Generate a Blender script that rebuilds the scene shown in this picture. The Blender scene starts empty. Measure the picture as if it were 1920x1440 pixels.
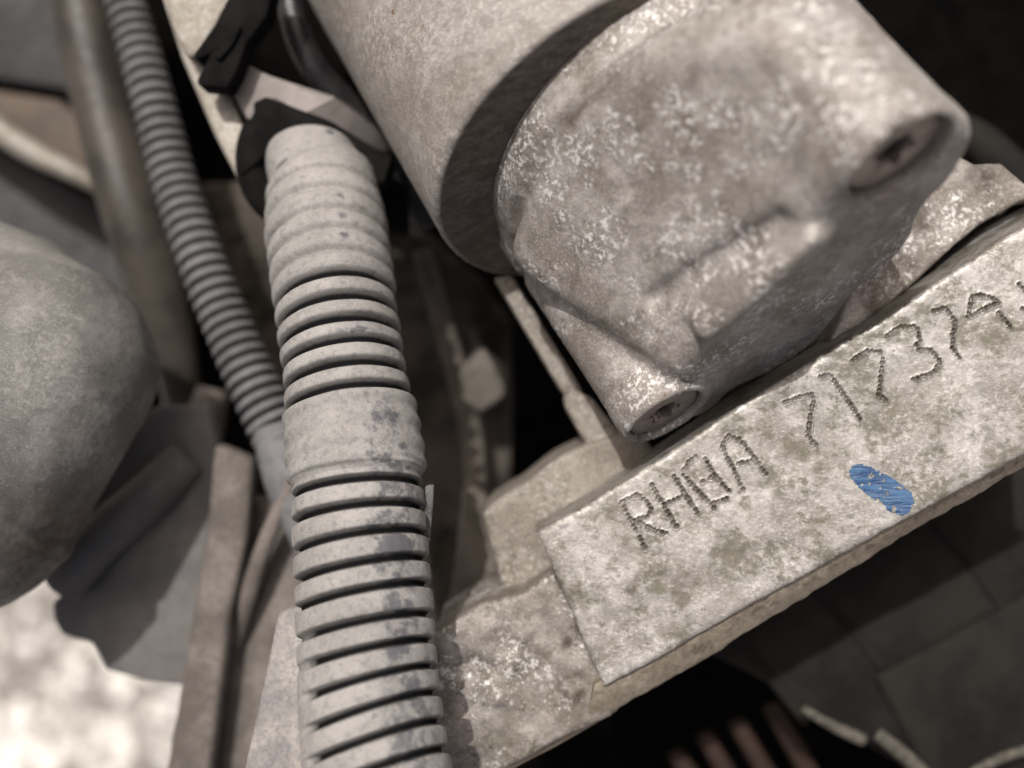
import bpy, bmesh, math, random
import numpy as np
from mathutils import Vector, noise as mn

# ---------------------------------------------------------------- camera, sky, sun, exposure
S = 6e-5                       # metres per working unit (the subject is about 115 mm wide)
D = 2000.0                     # camera height over the focus plane, working units
scene = bpy.context.scene
COL = scene.collection

cam_d = bpy.data.cameras.new("camera")
cam_d.sensor_width = 36.0
cam_d.lens = 36.0 * D / 1920.0
cam_d.clip_start = 0.004
cam_d.clip_end = 60.0
cam_d.dof.use_dof = True
cam_d.dof.focus_distance = (D - 10) * S
cam_d.dof.aperture_fstop = 10.0
cam = bpy.data.objects.new("camera", cam_d)
cam.location = (0, 0, D * S)
COL.objects.link(cam)
scene.camera = cam

TO_SUN = Vector((-0.19, 0.45, 0.88)).normalized()
world = bpy.data.worlds.new("World")
scene.world = world
world.use_nodes = True
wn = world.node_tree
sky = wn.nodes.new("ShaderNodeTexSky")
sky.sky_type = 'NISHITA'
sky.sun_disc = False
sky.sun_elevation = math.asin(TO_SUN.z)
sky.sun_rotation = math.atan2(TO_SUN.x, TO_SUN.y)
sky.dust_density = 9.0; sky.ozone_density = 0.1; sky.air_density = 0.4
bg = wn.nodes["Background"]
bg.inputs["Strength"].default_value = 0.095
wn.links.new(sky.outputs[0], bg.inputs[0])

sun_d = bpy.data.lights.new("sun", 'SUN')
sun_d.energy = 3.05
sun_d.angle = math.radians(0.5)
sun_d.color = (1.0, 0.97, 0.935)
sun = bpy.data.objects.new("sun", sun_d)
sun.rotation_euler = TO_SUN.to_track_quat('Z', 'Y').to_euler()
sun.location = TO_SUN * 1.0
COL.objects.link(sun)

scene.view_settings.view_transform = 'Standard'
scene.view_settings.look = 'None'
scene.view_settings.exposure = 0.0
scene.view_settings.gamma = 1.0

rng = np.random.default_rng(7)
random.seed(7)


# ---------------------------------------------------------------- helpers
def far(z):
    """spread the parts deep in the bay further down"""
    return z if z > -400 else -400 + (z + 400) * 2.2


def P(px, py, z=0.0):
    """point of the place seen at photo position (px,py), z units over the focus plane"""
    k = (D - z) / D
    return np.array([(px - 960) * k, (720 - py) * k, z], float)


def tag(o, label=None, cat=None, group=None, kind=None):
    if label: o['label'] = label
    if cat: o['category'] = cat
    if group: o['group'] = group
    if kind: o['kind'] = kind
    return o


def thing(name, loc, label, cat, group=None):
    o = bpy.data.objects.new(name, None)
    o.empty_display_size = 0.005
    o.location = Vector(np.asarray(loc) * S)
    COL.objects.link(o)
    return tag(o, label, cat, group)


def mesh_obj(name, V, F, mat, parent=None, smooth=True, attrs=None, sharp=None):
    V = np.asarray(V, float)
    if parent is not None:
        org = np.array(parent.matrix_world.translation) / S if False else np.array(parent['_o']) if '_o' in parent else np.array(parent.location) / S
    else:
        org = V.mean(0)
    me = bpy.data.meshes.new(name)
    if isinstance(F, np.ndarray):
        n = len(F); k = F.shape[1]
        me.vertices.add(len(V)); me.vertices.foreach_set("co", ((V - org) * S).astype(np.float32).ravel())
        me.loops.add(n * k); me.loops.foreach_set("vertex_index", F.astype(np.int32).ravel())
        me.polygons.add(n); me.polygons.foreach_set("loop_start", np.arange(0, n * k, k, dtype=np.int32))
        me.update(calc_edges=True)
        me.validate()
    else:
        me.from_pydata([tuple(v) for v in (V - org) * S], [], F)
        me.update()
    me.polygons.foreach_set("use_smooth", [smooth] * len(me.polygons))
    if attrs:
        for an, av in attrs.items():
            at = me.attributes.new(an, 'FLOAT', 'POINT')
            at.data.foreach_set("value", np.asarray(av, np.float32))
    if sharp:
        me.set_sharp_from_angle(angle=math.radians(sharp))
    me.materials.append(mat)
    o = bpy.data.objects.new(name, me)
    if parent is not None:
        o.parent = parent
        top = parent
        # grandchildren: parent mesh has its own offset of zero relative to its thing
    else:
        o.location = Vector(org * S)
    o.location = o.location if parent is None else Vector((0, 0, 0))
    COL.objects.link(o)
    if parent is not None:
        oo = list(org)
        COLO[o.name] = oo
    return o


COLO = {}


def part(name, V, F, mat, parent, **k):
    """child mesh; works for a child of a thing or of a part"""
    if parent.name in COLO:
        parent_org = COLO[parent.name]
    else:
        parent_org = np.array(parent.location) / S
    V = np.asarray(V, float)
    class _p: pass
    org = np.array(parent_org)
    o = mesh_obj(name, V, F, mat, None, **k)
    c = np.array(o.location) / S
    # shift so that the child's origin sits relative to its parent
    o.parent = parent
    o.location = Vector((c - org) * S)
    COLO[o.name] = list(c)
    return o


def noise3(V, scale, oct=3):
    out = np.zeros(len(V))
    for i, v in enumerate(V):
        out[i] = mn.fractal(Vector(v) * scale, 1.0, 2.0, oct)
    return out


def vnoise(V, scale, seed=0, oct=3):
    """cheap vectorised value noise, about -1..1"""
    V = np.asarray(V, float)
    r = np.random.default_rng(seed)
    T = r.uniform(-1, 1, (64, 64, 64))
    out = np.zeros(V.shape[:-1]); amp = 1.0; tot = 0
    for _ in range(oct):
        q = V * scale + 17.3 * seed
        i = np.floor(q).astype(int); f = q - i; f = f * f * (3 - 2 * f)
        v = 0
        for dx in (0, 1):
            for dy in (0, 1):
                for dz in (0, 1):
                    w = (f[..., 0] if dx else 1 - f[..., 0]) * (f[..., 1] if dy else 1 - f[..., 1]) * (f[..., 2] if dz else 1 - f[..., 2])
                    v = v + w * T[(i[..., 0] + dx) % 64, (i[..., 1] + dy) % 64, (i[..., 2] + dz) % 64]
        out += amp * v; tot += amp; amp *= 0.5; scale *= 2.03
    return out / tot


def slab(name, pts, z, thick, mat, parent=None, bevel=6.0, segs=3, taper=0.0, dz=None, rough=0.0):
    """solid plate: outline in photo coordinates at height z (per point dz), real thickness, rounded edges"""
    zz = [far(z) + (dz[i] if dz else 0) for i in range(len(pts))]
    top = [P(x, y, h) for (x, y), h in zip(pts, zz)]
    c = np.mean(top, 0)
    bot = []
    for t in top:
        d = t - c
        b = t + d * taper
        b[2] = t[2] - thick
        bot.append(b)
    n = len(pts)
    bm = bmesh.new()
    tv = [bm.verts.new(v * S) for v in top]
    bv = [bm.verts.new(v * S) for v in bot]
    bm.faces.new(tv); bm.faces.new(bv[::-1])
    for i in range(n):
        j = (i + 1) % n
        bm.faces.new((tv[i], bv[i], bv[j], tv[j]))
    bmesh.ops.recalc_face_normals(bm, faces=bm.faces)
    if bevel > 0:
        bmesh.ops.bevel(bm, geom=list(bm.edges), offset=bevel * S, segments=segs, profile=0.5, affect='EDGES', clamp_overlap=True)
    bmesh.ops.triangulate(bm, faces=[f for f in bm.faces if len(f.verts) > 4])
    V = np.array([v.co[:] for v in bm.verts]) / S
    F = [[v.index for v in f.verts] for f in bm.faces]
    bm.verts.index_update()
    F = [[v.index for v in f.verts] for f in bm.faces]
    bm.free()
    fn = part if parent is not None else mesh_obj
    return fn(name, V, F, mat, parent, smooth=True, sharp=35)


def frame_path(C):
    T = np.gradient(C, axis=0); T /= np.linalg.norm(T, axis=1)[:, None]
    N = np.array([0, 0, 1.0]) - T * T[:, 2:3]
    N /= np.linalg.norm(N, axis=1)[:, None]
    B = np.cross(T, N)
    return T, N, B


def sweep(C, R, seg=48, caps=True, rfun=None):
    """tube round the centre line C with radius R (array); rfun(i_array, phi_array) scales it"""
    C = np.asarray(C, float)
    T, N, B = frame_path(C)
    ph = np.linspace(0, 2 * np.pi, seg, endpoint=False)
    n = len(C)
    RR = np.repeat(np.asarray(R, float)[:, None], seg, 1)
    if rfun is not None:
        RR = rfun(RR, ph)
    V = C[:, None, :] + RR[..., None] * (np.cos(ph)[None, :, None] * B[:, None, :] + np.sin(ph)[None, :, None] * N[:, None, :])
    i = np.arange(n - 1)[:, None]; j = np.arange(seg)[None, :]
    a = i * seg + j; b = i * seg + (j + 1) % seg
    F = np.stack([a, b, b + seg, a + seg], -1).reshape(-1, 4)
    V = V.reshape(-1, 3)
    if caps:
        V = np.vstack([V, C[0], C[-1]])
        c0 = len(V) - 2; c1 = len(V) - 1
        jj = np.arange(seg)
        F0 = np.stack([np.full(seg, c0), (jj + 1) % seg, jj, jj], -1)
        F = [list(f) for f in F] + [[c0, (k + 1) % seg, k] for k in range(seg)] + \
            [[c1, (n - 1) * seg + k, (n - 1) * seg + (k + 1) % seg] for k in range(seg)]
    return V, F


def px_path(pts, n):
    """pts: (px,py,z,[r]) -> smooth centre line and radius, radius given in photo pixels"""
    A = np.array(pts, float)
    A[:, 2] = [far(q) for q in A[:, 2]]
    t = np.r_[0, np.cumsum(np.hypot(np.diff(A[:, 0]), np.diff(A[:, 1])))]
    tt = np.linspace(0, t[-1], n)
    out = []
    for k in range(A.shape[1]):
        out.append(cubic(t, A[:, k], tt))
    X = np.array(out).T
    C = np.array([P(x[0], x[1], x[2]) for x in X])
    R = X[:, 3] * (D - X[:, 2]) / D if A.shape[1] > 3 else None
    return C, R, tt


def cubic(t, y, tt):
    """monotone-ish hermite through the points"""
    m = np.gradient(y, t) if len(t) > 2 else np.full(len(t), (y[-1] - y[0]) / (t[-1] - t[0]))
    i = np.clip(np.searchsorted(t, tt) - 1, 0, len(t) - 2)
    h = t[i + 1] - t[i]; s = (tt - t[i]) / h
    return ((2 * s**3 - 3 * s**2 + 1) * y[i] + (s**3 - 2 * s**2 + s) * h * m[i] + (-2 * s**3 + 3 * s**2) * y[i + 1] + (s**3 - s**2) * h * m[i + 1])


def tube(name, pts, mat, parent=None, n=60, seg=32, **k):
    C, R, tt = px_path(pts, n)
    V, F = sweep(C, R, seg)
    fn = part if parent is not None else mesh_obj
    return fn(name, V, F, mat, parent, **k)


def surface_nets(F, org, h):
    """iso-surface (F<0 inside) of a regular grid as quads"""
    ins = F < 0
    nx, ny, nz = F.shape
    cnt = np.zeros((nx - 1, ny - 1, nz - 1)); acc = np.zeros((nx - 1, ny - 1, nz - 1, 3))
    corners = [(i, j, k) for i in (0, 1) for j in (0, 1) for k in (0, 1)]
    sl = lambda c, ax, n: slice(c, n - 1 + c)
    def cs(A, c): return A[c[0]:nx - 1 + c[0], c[1]:ny - 1 + c[1], c[2]:nz - 1 + c[2]]
    for c in corners:
        for ax in range(3):
            if c[ax]: continue
            d = list(c); d[ax] = 1
            f0 = cs(F, c); f1 = cs(F, d)
            m = (f0 < 0) != (f1 < 0)
            t = np.where(m, f0 / np.where(m, f0 - f1, 1), 0)
            cnt += m
            for q in range(3):
                acc[..., q] += m * (c[q] + (t if q == ax else 0))
    act = cnt > 0
    idx = -np.ones(act.shape, int); idx[act] = np.arange(act.sum())
    pos = acc[act] / cnt[act][:, None] + np.argwhere(act)
    V = org + pos * h
    faces = []
    for ax in range(3):
        a, b = [(1, 2), (2, 0), (0, 1)][ax]
        s0 = [slice(1, -1)] * 3; s1 = [slice(1, -1)] * 3
        s0[ax] = slice(0, -1); s1[ax] = slice(1, None)
        i0 = ins[tuple(s0)]; i1 = ins[tuple(s1)]
        m = np.argwhere(i0 != i1)
        if len(m) == 0: continue
        flip = i0[tuple(m.T)]
        g = m.copy(); g[:, a] += 1; g[:, b] += 1       # grid vertex index of edge start
        def cell(da, db):
            q = g.copy(); q[:, a] -= da; q[:, b] -= db
            return idx[tuple(q.T)]
        q = np.stack([cell(1, 1), cell(0, 1), cell(0, 0), cell(1, 0)], -1)
        q[~flip] = q[~flip][:, ::-1]
        faces.append(q)
    Fq = np.vstack(faces)
    Fq = Fq[(Fq >= 0).all(1)]
    return V, Fq


def smin(a, b, k):
    h = np.clip(0.5 + 0.5 * (b - a) / k, 0, 1)
    return b * (1 - h) + a * h - k * h * (1 - h)


def smax(a, b, k): return -smin(-a, -b, k)


# ---------------------------------------------------------------- materials
def mat_base(name):
    m = bpy.data.materials.new(name); m.use_nodes = True
    nt = m.node_tree
    b = nt.nodes["Principled BSDF"]
    return m, nt, b


class NB:
    def __init__(s, nt):
        s.nt = nt
        tc = nt.nodes.new("ShaderNodeTexCoord")
        mp = nt.nodes.new("ShaderNodeMapping")
        mp.inputs["Scale"].default_value = (1 / S / 100,) * 3      # one unit = 100 working units
        nt.links.new(tc.outputs["Object"], mp.inputs[0])
        s.co = mp.outputs[0]

    def stretch(s, rot, sc):
        r = s.nt.nodes.new("ShaderNodeMapping"); r.inputs["Rotation"].default_value = rot
        r.inputs["Scale"].default_value = sc
        s.nt.links.new(s.co, r.inputs[0]); return r.outputs[0]

    def noise(s, scale, detail=4, rough=0.6, co=None, off=0, dist=0):
        n = s.nt.nodes.new("ShaderNodeTexNoise")
        n.inputs["Scale"].default_value = scale; n.inputs["Detail"].default_value = detail
        n.inputs["Roughness"].default_value = rough; n.inputs["Distortion"].default_value = dist
        src = co or s.co
        if off:
            a = s.nt.nodes.new("ShaderNodeVectorMath"); a.operation = 'ADD'
            a.inputs[1].default_value = (off, off * 1.7, off * .6)
            s.nt.links.new(src, a.inputs[0]); src = a.outputs[0]
        s.nt.links.new(src, n.inputs["Vector"])
        return n.outputs["Fac"]

    def voro(s, scale, co=None, off=0, feature='F1'):
        n = s.nt.nodes.new("ShaderNodeTexVoronoi"); n.feature = feature
        n.inputs["Scale"].default_value = scale
        s.nt.links.new(co or s.co, n.inputs["Vector"])
        return n.outputs["Distance"]

    def ramp(s, x, lo, hi, a=0.0, b=1.0):
        n = s.nt.nodes.new("ShaderNodeMapRange"); n.interpolation_type = 'SMOOTHSTEP'
        n.inputs["From Min"].default_value = lo; n.inputs["From Max"].default_value = hi
        n.inputs["To Min"].default_value = a; n.inputs["To Max"].default_value = b
        s.nt.links.new(x, n.inputs["Value"]); return n.outputs[0]

    def math(s, op, a, b=None):
        n = s.nt.nodes.new("ShaderNodeMath"); n.operation = op
        for i, v in enumerate((a, b)):
            if v is None: continue
            if isinstance(v, (int, float)): n.inputs[i].default_value = v
            else: s.nt.links.new(v, n.inputs[i])
        return n.outputs[0]

    def mix(s, f, a, b):
        n = s.nt.nodes.new("ShaderNodeMix"); n.data_type = 'RGBA'
        for i, v in ((0, f), (6, a), (7, b)):
            if isinstance(v, (int, float)): n.inputs[i].default_value = v
            elif isinstance(v, tuple): n.inputs[i].default_value = v + (1,) if len(v) == 3 else v
            else: s.nt.links.new(v, n.inputs[i])
        return n.outputs[2]

    def attr(s, name):
        n = s.nt.nodes.new("ShaderNodeAttribute"); n.attribute_name = name; return n.outputs["Fac"]

    def bump(s, h, strength, dist, prev=None):
        n = s.nt.nodes.new("ShaderNodeBump"); n.inputs["Strength"].default_value = strength
        n.inputs["Distance"].default_value = dist * S
        s.nt.links.new(h, n.inputs["Height"])
        if prev is not None: s.nt.links.new(prev, n.inputs["Normal"])
        return n.outputs[0]


def cast_mat(name, a, b, dark=(0.10, 0.09, 0.07), white=0.5, rust=0.5, darkamt=0.5, bumpk=1.0, metal=0.25, rough=0.6, scale=1.0, stain_shade=False, off=0.0, streak=None, mott=0.0):
    m, nt, p = mat_base(name)
    N = NB(nt)
    co = N.stretch((0, 0, streak[0]), (streak[1], 1, 1)) if streak else N.co
    n1 = N.noise(0.9 * scale, 7, 0.62, off=off)
    n2 = N.noise(5.5 * scale, 6, 0.7, co=co, off=off + 3)
    n3 = N.noise(22 * scale, 3, 0.6, co=co, off=off + 5)
    c = N.mix(N.ramp(n1, 0.38, 0.62), a, b)
    # fine light/dark grain of the casting skin
    c = N.mix(N.ramp(n2, 0.35, 0.68, 0.0, 0.55), tuple(x * 0.62 for x in a), c) if False else N.mix(N.ramp(n2, 0.62, 0.38, 0.0, 0.5), c, tuple(x * 0.5 for x in a))
    c = N.mix(N.ramp(n3, 0.50, 0.72, 0.0, 0.45), c, tuple(min(1, x * 1.55) for x in b))
    # grime
    g1 = N.ramp(N.noise(1.7 * scale, 6, 0.7, off=off + 11), 0.50, 0.66)
    g2 = N.ramp(N.noise(9 * scale, 4, 0.65, co=co, off=off + 8), 0.42, 0.60)
    c = N.mix(N.math('MULTIPLY', N.math('MULTIPLY', g1, g2), darkamt), c, dark)
    if mott:
        k1 = N.ramp(N.math('ADD', N.noise(0.85 * scale, 9, 0.78, off=off + 40), N.math('MULTIPLY', n2, 0.55)), 0.74, 0.90)
        c = N.mix(N.math('MULTIPLY', k1, mott), c, dark)
    # white oxide bloom
    w1 = N.ramp(N.noise(0.75 * scale, 4, 0.6, off=off + 20), 0.47, 0.57)
    w2 = N.ramp(N.noise(8.5 * scale, 6, 0.75, off=off + 23), 0.52, 0.57)
    wf = N.math('MULTIPLY', N.math('MULTIPLY', w1, w2), white)
    c = N.mix(wf, c, (0.78, 0.76, 0.73))
    # rust freckles
    r = N.math('MULTIPLY', N.ramp(N.voro(1.3 * scale), 0.10, 0.04), N.ramp(N.noise(3.3, 2, 0.5, off=31), 0.48, 0.56))
    c = N.mix(N.math('MULTIPLY', r, rust), c, (0.16, 0.075, 0.025))
    if stain_shade:
        st = N.math('MULTIPLY', N.attr('stain_shade'), N.ramp(n2, 0.30, 0.62, 0.55, 1.0))
        c = N.mix(st, c, (0.07, 0.055, 0.04))
    nt.links.new(c, p.inputs["Base Color"])
    p.inputs["Metallic"].default_value = metal
    nt.links.new(N.ramp(n2, 0.3, 0.7, rough - 0.12, rough + 0.15), p.inputs["Roughness"])
    h = N.math('ADD', N.math('MULTIPLY', n2, 0.6), N.math('MULTIPLY', n3, 0.4))
    h = N.math('ADD', h, N.math('MULTIPLY', wf, 0.35))
    nr = N.bump(h, min(1.0, 0.55 * bumpk), 9 * bumpk)
    nr = N.bump(n1, 0.35, 18 * bumpk, nr)
    nt.links.new(nr, p.inputs["Normal"])
    return m


def simple_mat(name, a, b, rough=0.6, scale=1.5, bump=3.0, metal=0.0, spec=0.5, dust=None, dustamt=0.5):
    m, nt, p = mat_base(name)
    N = NB(nt)
    n1 = N.noise(scale, 5, 0.6); n2 = N.noise(scale * 9, 4, 0.65, off=4)
    c = N.mix(N.ramp(n1, 0.36, 0.64), a, b)
    if dust:
        c = N.mix(N.math('MULTIPLY', N.ramp(n2, 0.42, 0.62), dustamt), c, dust)
    nt.links.new(c, p.inputs["Base Color"])
    nt.links.new(N.ramp(n2, 0.3, 0.7, rough - 0.08, rough + 0.1), p.inputs["Roughness"])
    p.inputs["Metallic"].default_value = metal
    p.inputs["Specular IOR Level"].default_value = spec
    nt.links.new(N.bump(n2, 0.5, bump), p.inputs["Normal"])
    return m


def conduit_mat(name, dust_a, dust_b, base=(0.007, 0.007, 0.0075)):
    m, nt, p = mat_base(name)
    N = NB(nt)
    n1 = N.noise(0.9, 5, 0.6); n2 = N.noise(7, 5, 0.65, off=2); n3 = N.noise(34, 3, 0.6, off=5)
    c = N.mix(N.ramp(n1, 0.35, 0.65), dust_a, dust_b)
    c = N.mix(N.ramp(n3, 0.42, 0.72, 0.0, 0.45), c, tuple(min(1, x * 1.4) for x in dust_b))
    c = N.mix(N.ramp(n2, 0.52, 0.34, 0.0, 0.45), c, tuple(x * 0.55 for x in dust_a))
    # plastic rubbed free of dust
    rub = N.attr('rub')
    patch = N.ramp(N.math('ADD', N.noise(2.6, 6, 0.72, off=9), N.math('MULTIPLY', rub, 0.24)), 0.57, 0.72)
    c = N.mix(N.math('MULTIPLY', patch, 0.8), c, (0.085, 0.088, 0.10))
    # orange-brown specks
    sp = N.math('MULTIPLY', N.ramp(N.voro(3.1), 0.07, 0.03), N.ramp(N.noise(2.0, 2, 0.5, off=14), 0.50, 0.58))
    c = N.mix(sp, c, (0.14, 0.07, 0.03))
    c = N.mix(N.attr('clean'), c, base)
    nt.links.new(c, p.inputs["Base Color"])
    nt.links.new(N.ramp(N.attr('clean'), 0, 1, 0.4, 0.02), p.inputs['Specular IOR Level'])
    r = N.ramp(patch, 0, 1, 0.78, 0.38)
    nt.links.new(r, p.inputs["Roughness"])
    nr = N.bump(N.math('ADD', N.math('MULTIPLY', n3, 0.4), n2), 0.35, 4)
    nt.links.new(nr, p.inputs["Normal"])
    return m


M = {}
M['alu'] = cast_mat('weathered_cast_aluminium', (0.27, 0.24, 0.212), (0.49, 0.46, 0.43), dark=(0.11, 0.095, 0.065), white=0.9, rust=0.9, darkamt=0.6, stain_shade=True, bumpk=0.7, mott=0.35)
M['cyl'] = cast_mat('dull_painted_steel_can', (0.285, 0.255, 0.225), (0.36, 0.338, 0.31), dark=(0.17, 0.15, 0.11), white=0.22, rust=0.9, darkamt=0.45, metal=0.15, streak=(0.5, 0.35), bumpk=0.6, stain_shade=True, off=40)
M['bar'] = cast_mat('stained_machined_aluminium', (0.325, 0.303, 0.272), (0.50, 0.48, 0.45), dark=(0.14, 0.13, 0.095), white=0.3, rust=0.25, darkamt=0.85, metal=0.35, rough=0.5, stain_shade=True, off=7, streak=(0.55, 0.5), scale=1.15, bumpk=0.25, mott=0.9)
M['cast_low'] = cast_mat('grey_sand_casting', (0.27, 0.24, 0.21), (0.38, 0.35, 0.32), dark=(0.09, 0.08, 0.05), white=0.8, rust=0.2, darkamt=0.8, bumpk=0.8, off=60, mott=0.6, stain_shade=True)
M['cast_back'] = cast_mat('dusty_back_casting', (0.24, 0.21, 0.175), (0.34, 0.31, 0.27), dark=(0.09, 0.08, 0.05), white=0.3, rust=0.1, darkamt=0.7, off=80)
M['bolt'] = simple_mat('dull_bolt_steel', (0.24, 0.20, 0.18), (0.34, 0.29, 0.26), rough=0.4, metal=0.5, scale=2, bump=2)
M['hole'] = simple_mat('socket_shade_black', (0.015, 0.015, 0.014), (0.03, 0.028, 0.025), rough=0.6)  # dark base stands in for the shade inside the bolt sockets
M['conduit'] = conduit_mat('dusty_conduit_plastic', (0.245, 0.235, 0.222), (0.335, 0.322, 0.305))
M['conduit2'] = conduit_mat('greyer_conduit_plastic', (0.12, 0.12, 0.124), (0.185, 0.185, 0.19))  # base colour lowered in place of the shade over its upper part
M['tape'] = M['conduit']
M['black'] = simple_mat('matt_black_plastic', (0.007, 0.007, 0.007), (0.013, 0.0125, 0.012), rough=0.85, spec=0.04)
M['void'] = simple_mat('deep_shade_black', (0.0025, 0.0025, 0.0025), (0.005, 0.0045, 0.004), rough=0.95, spec=0.0)  # near-black base puts the deep shade of the voids into colour
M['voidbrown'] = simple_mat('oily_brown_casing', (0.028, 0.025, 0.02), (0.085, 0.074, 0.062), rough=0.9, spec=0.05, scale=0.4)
M['hose'] = simple_mat('black_hose_rubber', (0.015, 0.015, 0.016), (0.03, 0.03, 0.03), rough=0.3)
M['pipe'] = simple_mat('brown_dusted_pipe', (0.03, 0.026, 0.021), (0.062, 0.053, 0.044), rough=0.48, spec=0.4, scale=0.7)
M['rubber'] = cast_mat('dusty_grey_rubber', (0.155, 0.15, 0.138), (0.25, 0.242, 0.225), dark=(0.05, 0.05, 0.052), white=0.12, rust=0.15, darkamt=0.25, metal=0.0, rough=0.7, bumpk=0.5, off=100, stain_shade=True, mott=0.25)
M['greyplastic'] = simple_mat('grey_dusty_plastic', (0.10, 0.10, 0.102), (0.165, 0.158, 0.15), rough=0.7, scale=0.6, dust=(0.13, 0.115, 0.10), dustamt=0.5)
M['darkgrey'] = simple_mat('dark_grey_painted_panel', (0.007, 0.0075, 0.008), (0.018, 0.0185, 0.0195), rough=0.6, scale=0.5)
M['brown'] = simple_mat('rusty_brown_plate', (0.045, 0.036, 0.027), (0.09, 0.06, 0.04), rough=0.7, scale=0.9, dust=(0.12, 0.10, 0.08))
M['strut'] = simple_mat('muddy_brown_strut', (0.095, 0.083, 0.073), (0.20, 0.174, 0.156), rough=0.75, scale=0.8, dust=(0.10, 0.085, 0.07))
M['paleplastic'] = simple_mat('pale_dusty_plastic', (0.22, 0.195, 0.18), (0.30, 0.27, 0.255), rough=0.7, scale=0.8)
M['palemetal'] = simple_mat('pale_zinc_metal', (0.24, 0.225, 0.19), (0.36, 0.35, 0.315), rough=0.5, scale=1.4, metal=0.2, dust=(0.24, 0.18, 0.12), dustamt=0.6)
M['fin'] = simple_mat('rust_brown_fin', (0.02, 0.0095, 0.0055), (0.038, 0.018, 0.01), rough=0.8)
bm_, nt, p = mat_base('brushed_blue_paint')
N = NB(nt)
sc_ = N.stretch((0, 0, 0.59), (0.25, 2.2, 1))
b1_ = N.noise(9, 4, 0.6, co=sc_); b2_ = N.noise(14, 4, 0.7, off=3)
c = N.mix(N.ramp(b1_, 0.36, 0.64), (0.012, 0.05, 0.135), (0.05, 0.135, 0.27))
thin = N.math('MULTIPLY', N.ramp(b2_, 0.56, 0.70), N.ramp(b1_, 0.30, 0.58))
c = N.mix(N.math('MULTIPLY', thin, 0.7), c, (0.26, 0.28, 0.29))
nt.links.new(c, p.inputs["Base Color"])
nt.links.new(N.ramp(b1_, 0.3, 0.7, 0.3, 0.6), p.inputs["Roughness"])
nt.links.new(N.bump(b1_, 0.5, 5), p.inputs["Normal"])
M['blue'] = bm_
M['plate'] = simple_mat('scuffed_grey_plate', (0.22, 0.21, 0.20), (0.38, 0.35, 0.32), rough=0.6, scale=1.1, dust=(0.10, 0.11, 0.13), dustamt=0.4)
M['sheath'] = simple_mat('dark_ribbed_plastic', (0.008, 0.0073, 0.0065), (0.018, 0.0163, 0.014), rough=0.75, spec=0.15, scale=0.6, dust=(0.04, 0.036, 0.03), dustamt=0.15)
M['film'] = simple_mat('clear_dusty_film', (0.04, 0.04, 0.039), (0.09, 0.09, 0.088), rough=0.3, scale=3)

# ---------------------------------------------------------------- the setting: ground far below, seen through the gap
gm, nt, p = mat_base('pale_sunlit_gravel')
N = NB(nt)
g1 = N.noise(0.16, 4, 0.6); g2 = N.voro(0.45); g3 = N.noise(0.6, 3, 0.6, off=7)
c = N.mix(N.ramp(g1, 0.40, 0.60), (0.88, 0.84, 0.77), (0.97, 0.94, 0.89))
c = N.mix(N.ramp(N.math('ADD', g3, N.math('MULTIPLY', g1, 0.6)), 0.70, 0.84, 0.0, 0.9), c, (0.16, 0.145, 0.125))
nt.links.new(c, p.inputs["Base Color"]); p.inputs["Roughness"].default_value = 0.9
nt.links.new(N.bump(g2, 0.6, 60), p.inputs["Normal"])
G = 90000
gz = -8500
o = mesh_obj('ground', [(-G, -G, gz), (G, -G, gz), (G, G, gz), (-G, G, gz)], [[0, 1, 2, 3]], gm, smooth=False)
tag(o, kind='structure')

# ---------------------------------------------------------------- motor: can, nose casting, two recessed bolts
A = np.array([.44, -.79, .42]); A /= np.linalg.norm(A)
P2 = np.array([290, -60, 0.]); P1 = np.array([570.71, 328.36, 436.4])
U = (P1 - P2) / np.linalg.norm(P1 - P2); Vv = np.cross(A, U)


def UVA(q):
    q = np.asarray(q, float)
    return P2 + q[..., 0:1] * U + q[..., 1:2] * Vv + q[..., 2:3] * A


motor = thing('starter_motor', UVA(np.array([243., -181., -507.])), 'weathered pale cast aluminium motor with round can and blunt bolted nose above the stamped bar', 'motor')

# the can: lathe round axis A
cu, cv, CR = 211., -68., 396.
prof = [(-2600, CR - 2), (-1500, CR), (-900, CR), (-560, CR), (-522, CR), (-514, CR - 2), (-509, CR - 6), (-507, CR - 12), (-507, CR - 40), (-507, 330), (-509, 200), (-509, 0.5)]
pa = np.array(prof, float)
# densify
zz = []; rr = []
for (z0, r0), (z1, r1) in zip(prof[:-1], prof[1:]):
    k = max(1, int(math.hypot(z1 - z0, r1 - r0) / 14))
    for t in range(k):
        zz.append(z0 + (z1 - z0) * t / k); rr.append(r0 + (r1 - r0) * t / k)
zz.append(prof[-1][0]); rr.append(prof[-1][1])
zz = np.array(zz); rr = np.array(rr)
seg = 360
ph = np.linspace(0, 2 * np.pi, seg, endpoint=False)
Q = np.stack([cu + rr[:, None] * np.cos(ph), cv + rr[:, None] * np.sin(ph), np.repeat(zz[:, None], seg, 1)], -1)
V = UVA(Q).reshape(-1, 3)
edge = np.exp(-((np.repeat(zz[:, None], seg, 1).ravel() + 512) / 9.0) ** 2)
nz = vnoise(V, 1 / 14., 3, 3)
rad = Q.copy(); rad[..., 0] -= cu; rad[..., 1] -= cv; rad[..., 2] = 0
rad = rad.reshape(-1, 3); rn = rad / np.maximum(1e-3, np.linalg.norm(rad, axis=1))[:, None]
dirw = rn[:, 0:1] * U + rn[:, 1:2] * Vv
V = V + dirw * (nz * edge * 3.0)[:, None] + dirw * (vnoise(V, 1 / 160., 4, 2) * 2.0)[:, None]
n = len(zz)
i = np.arange(n - 1)[:, None]; j = np.arange(seg)[None, :]
a_ = i * seg + j; b_ = i * seg + (j + 1) % seg
F = np.stack([a_, b_, b_ + seg, a_ + seg], -1).reshape(-1, 4)
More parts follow.
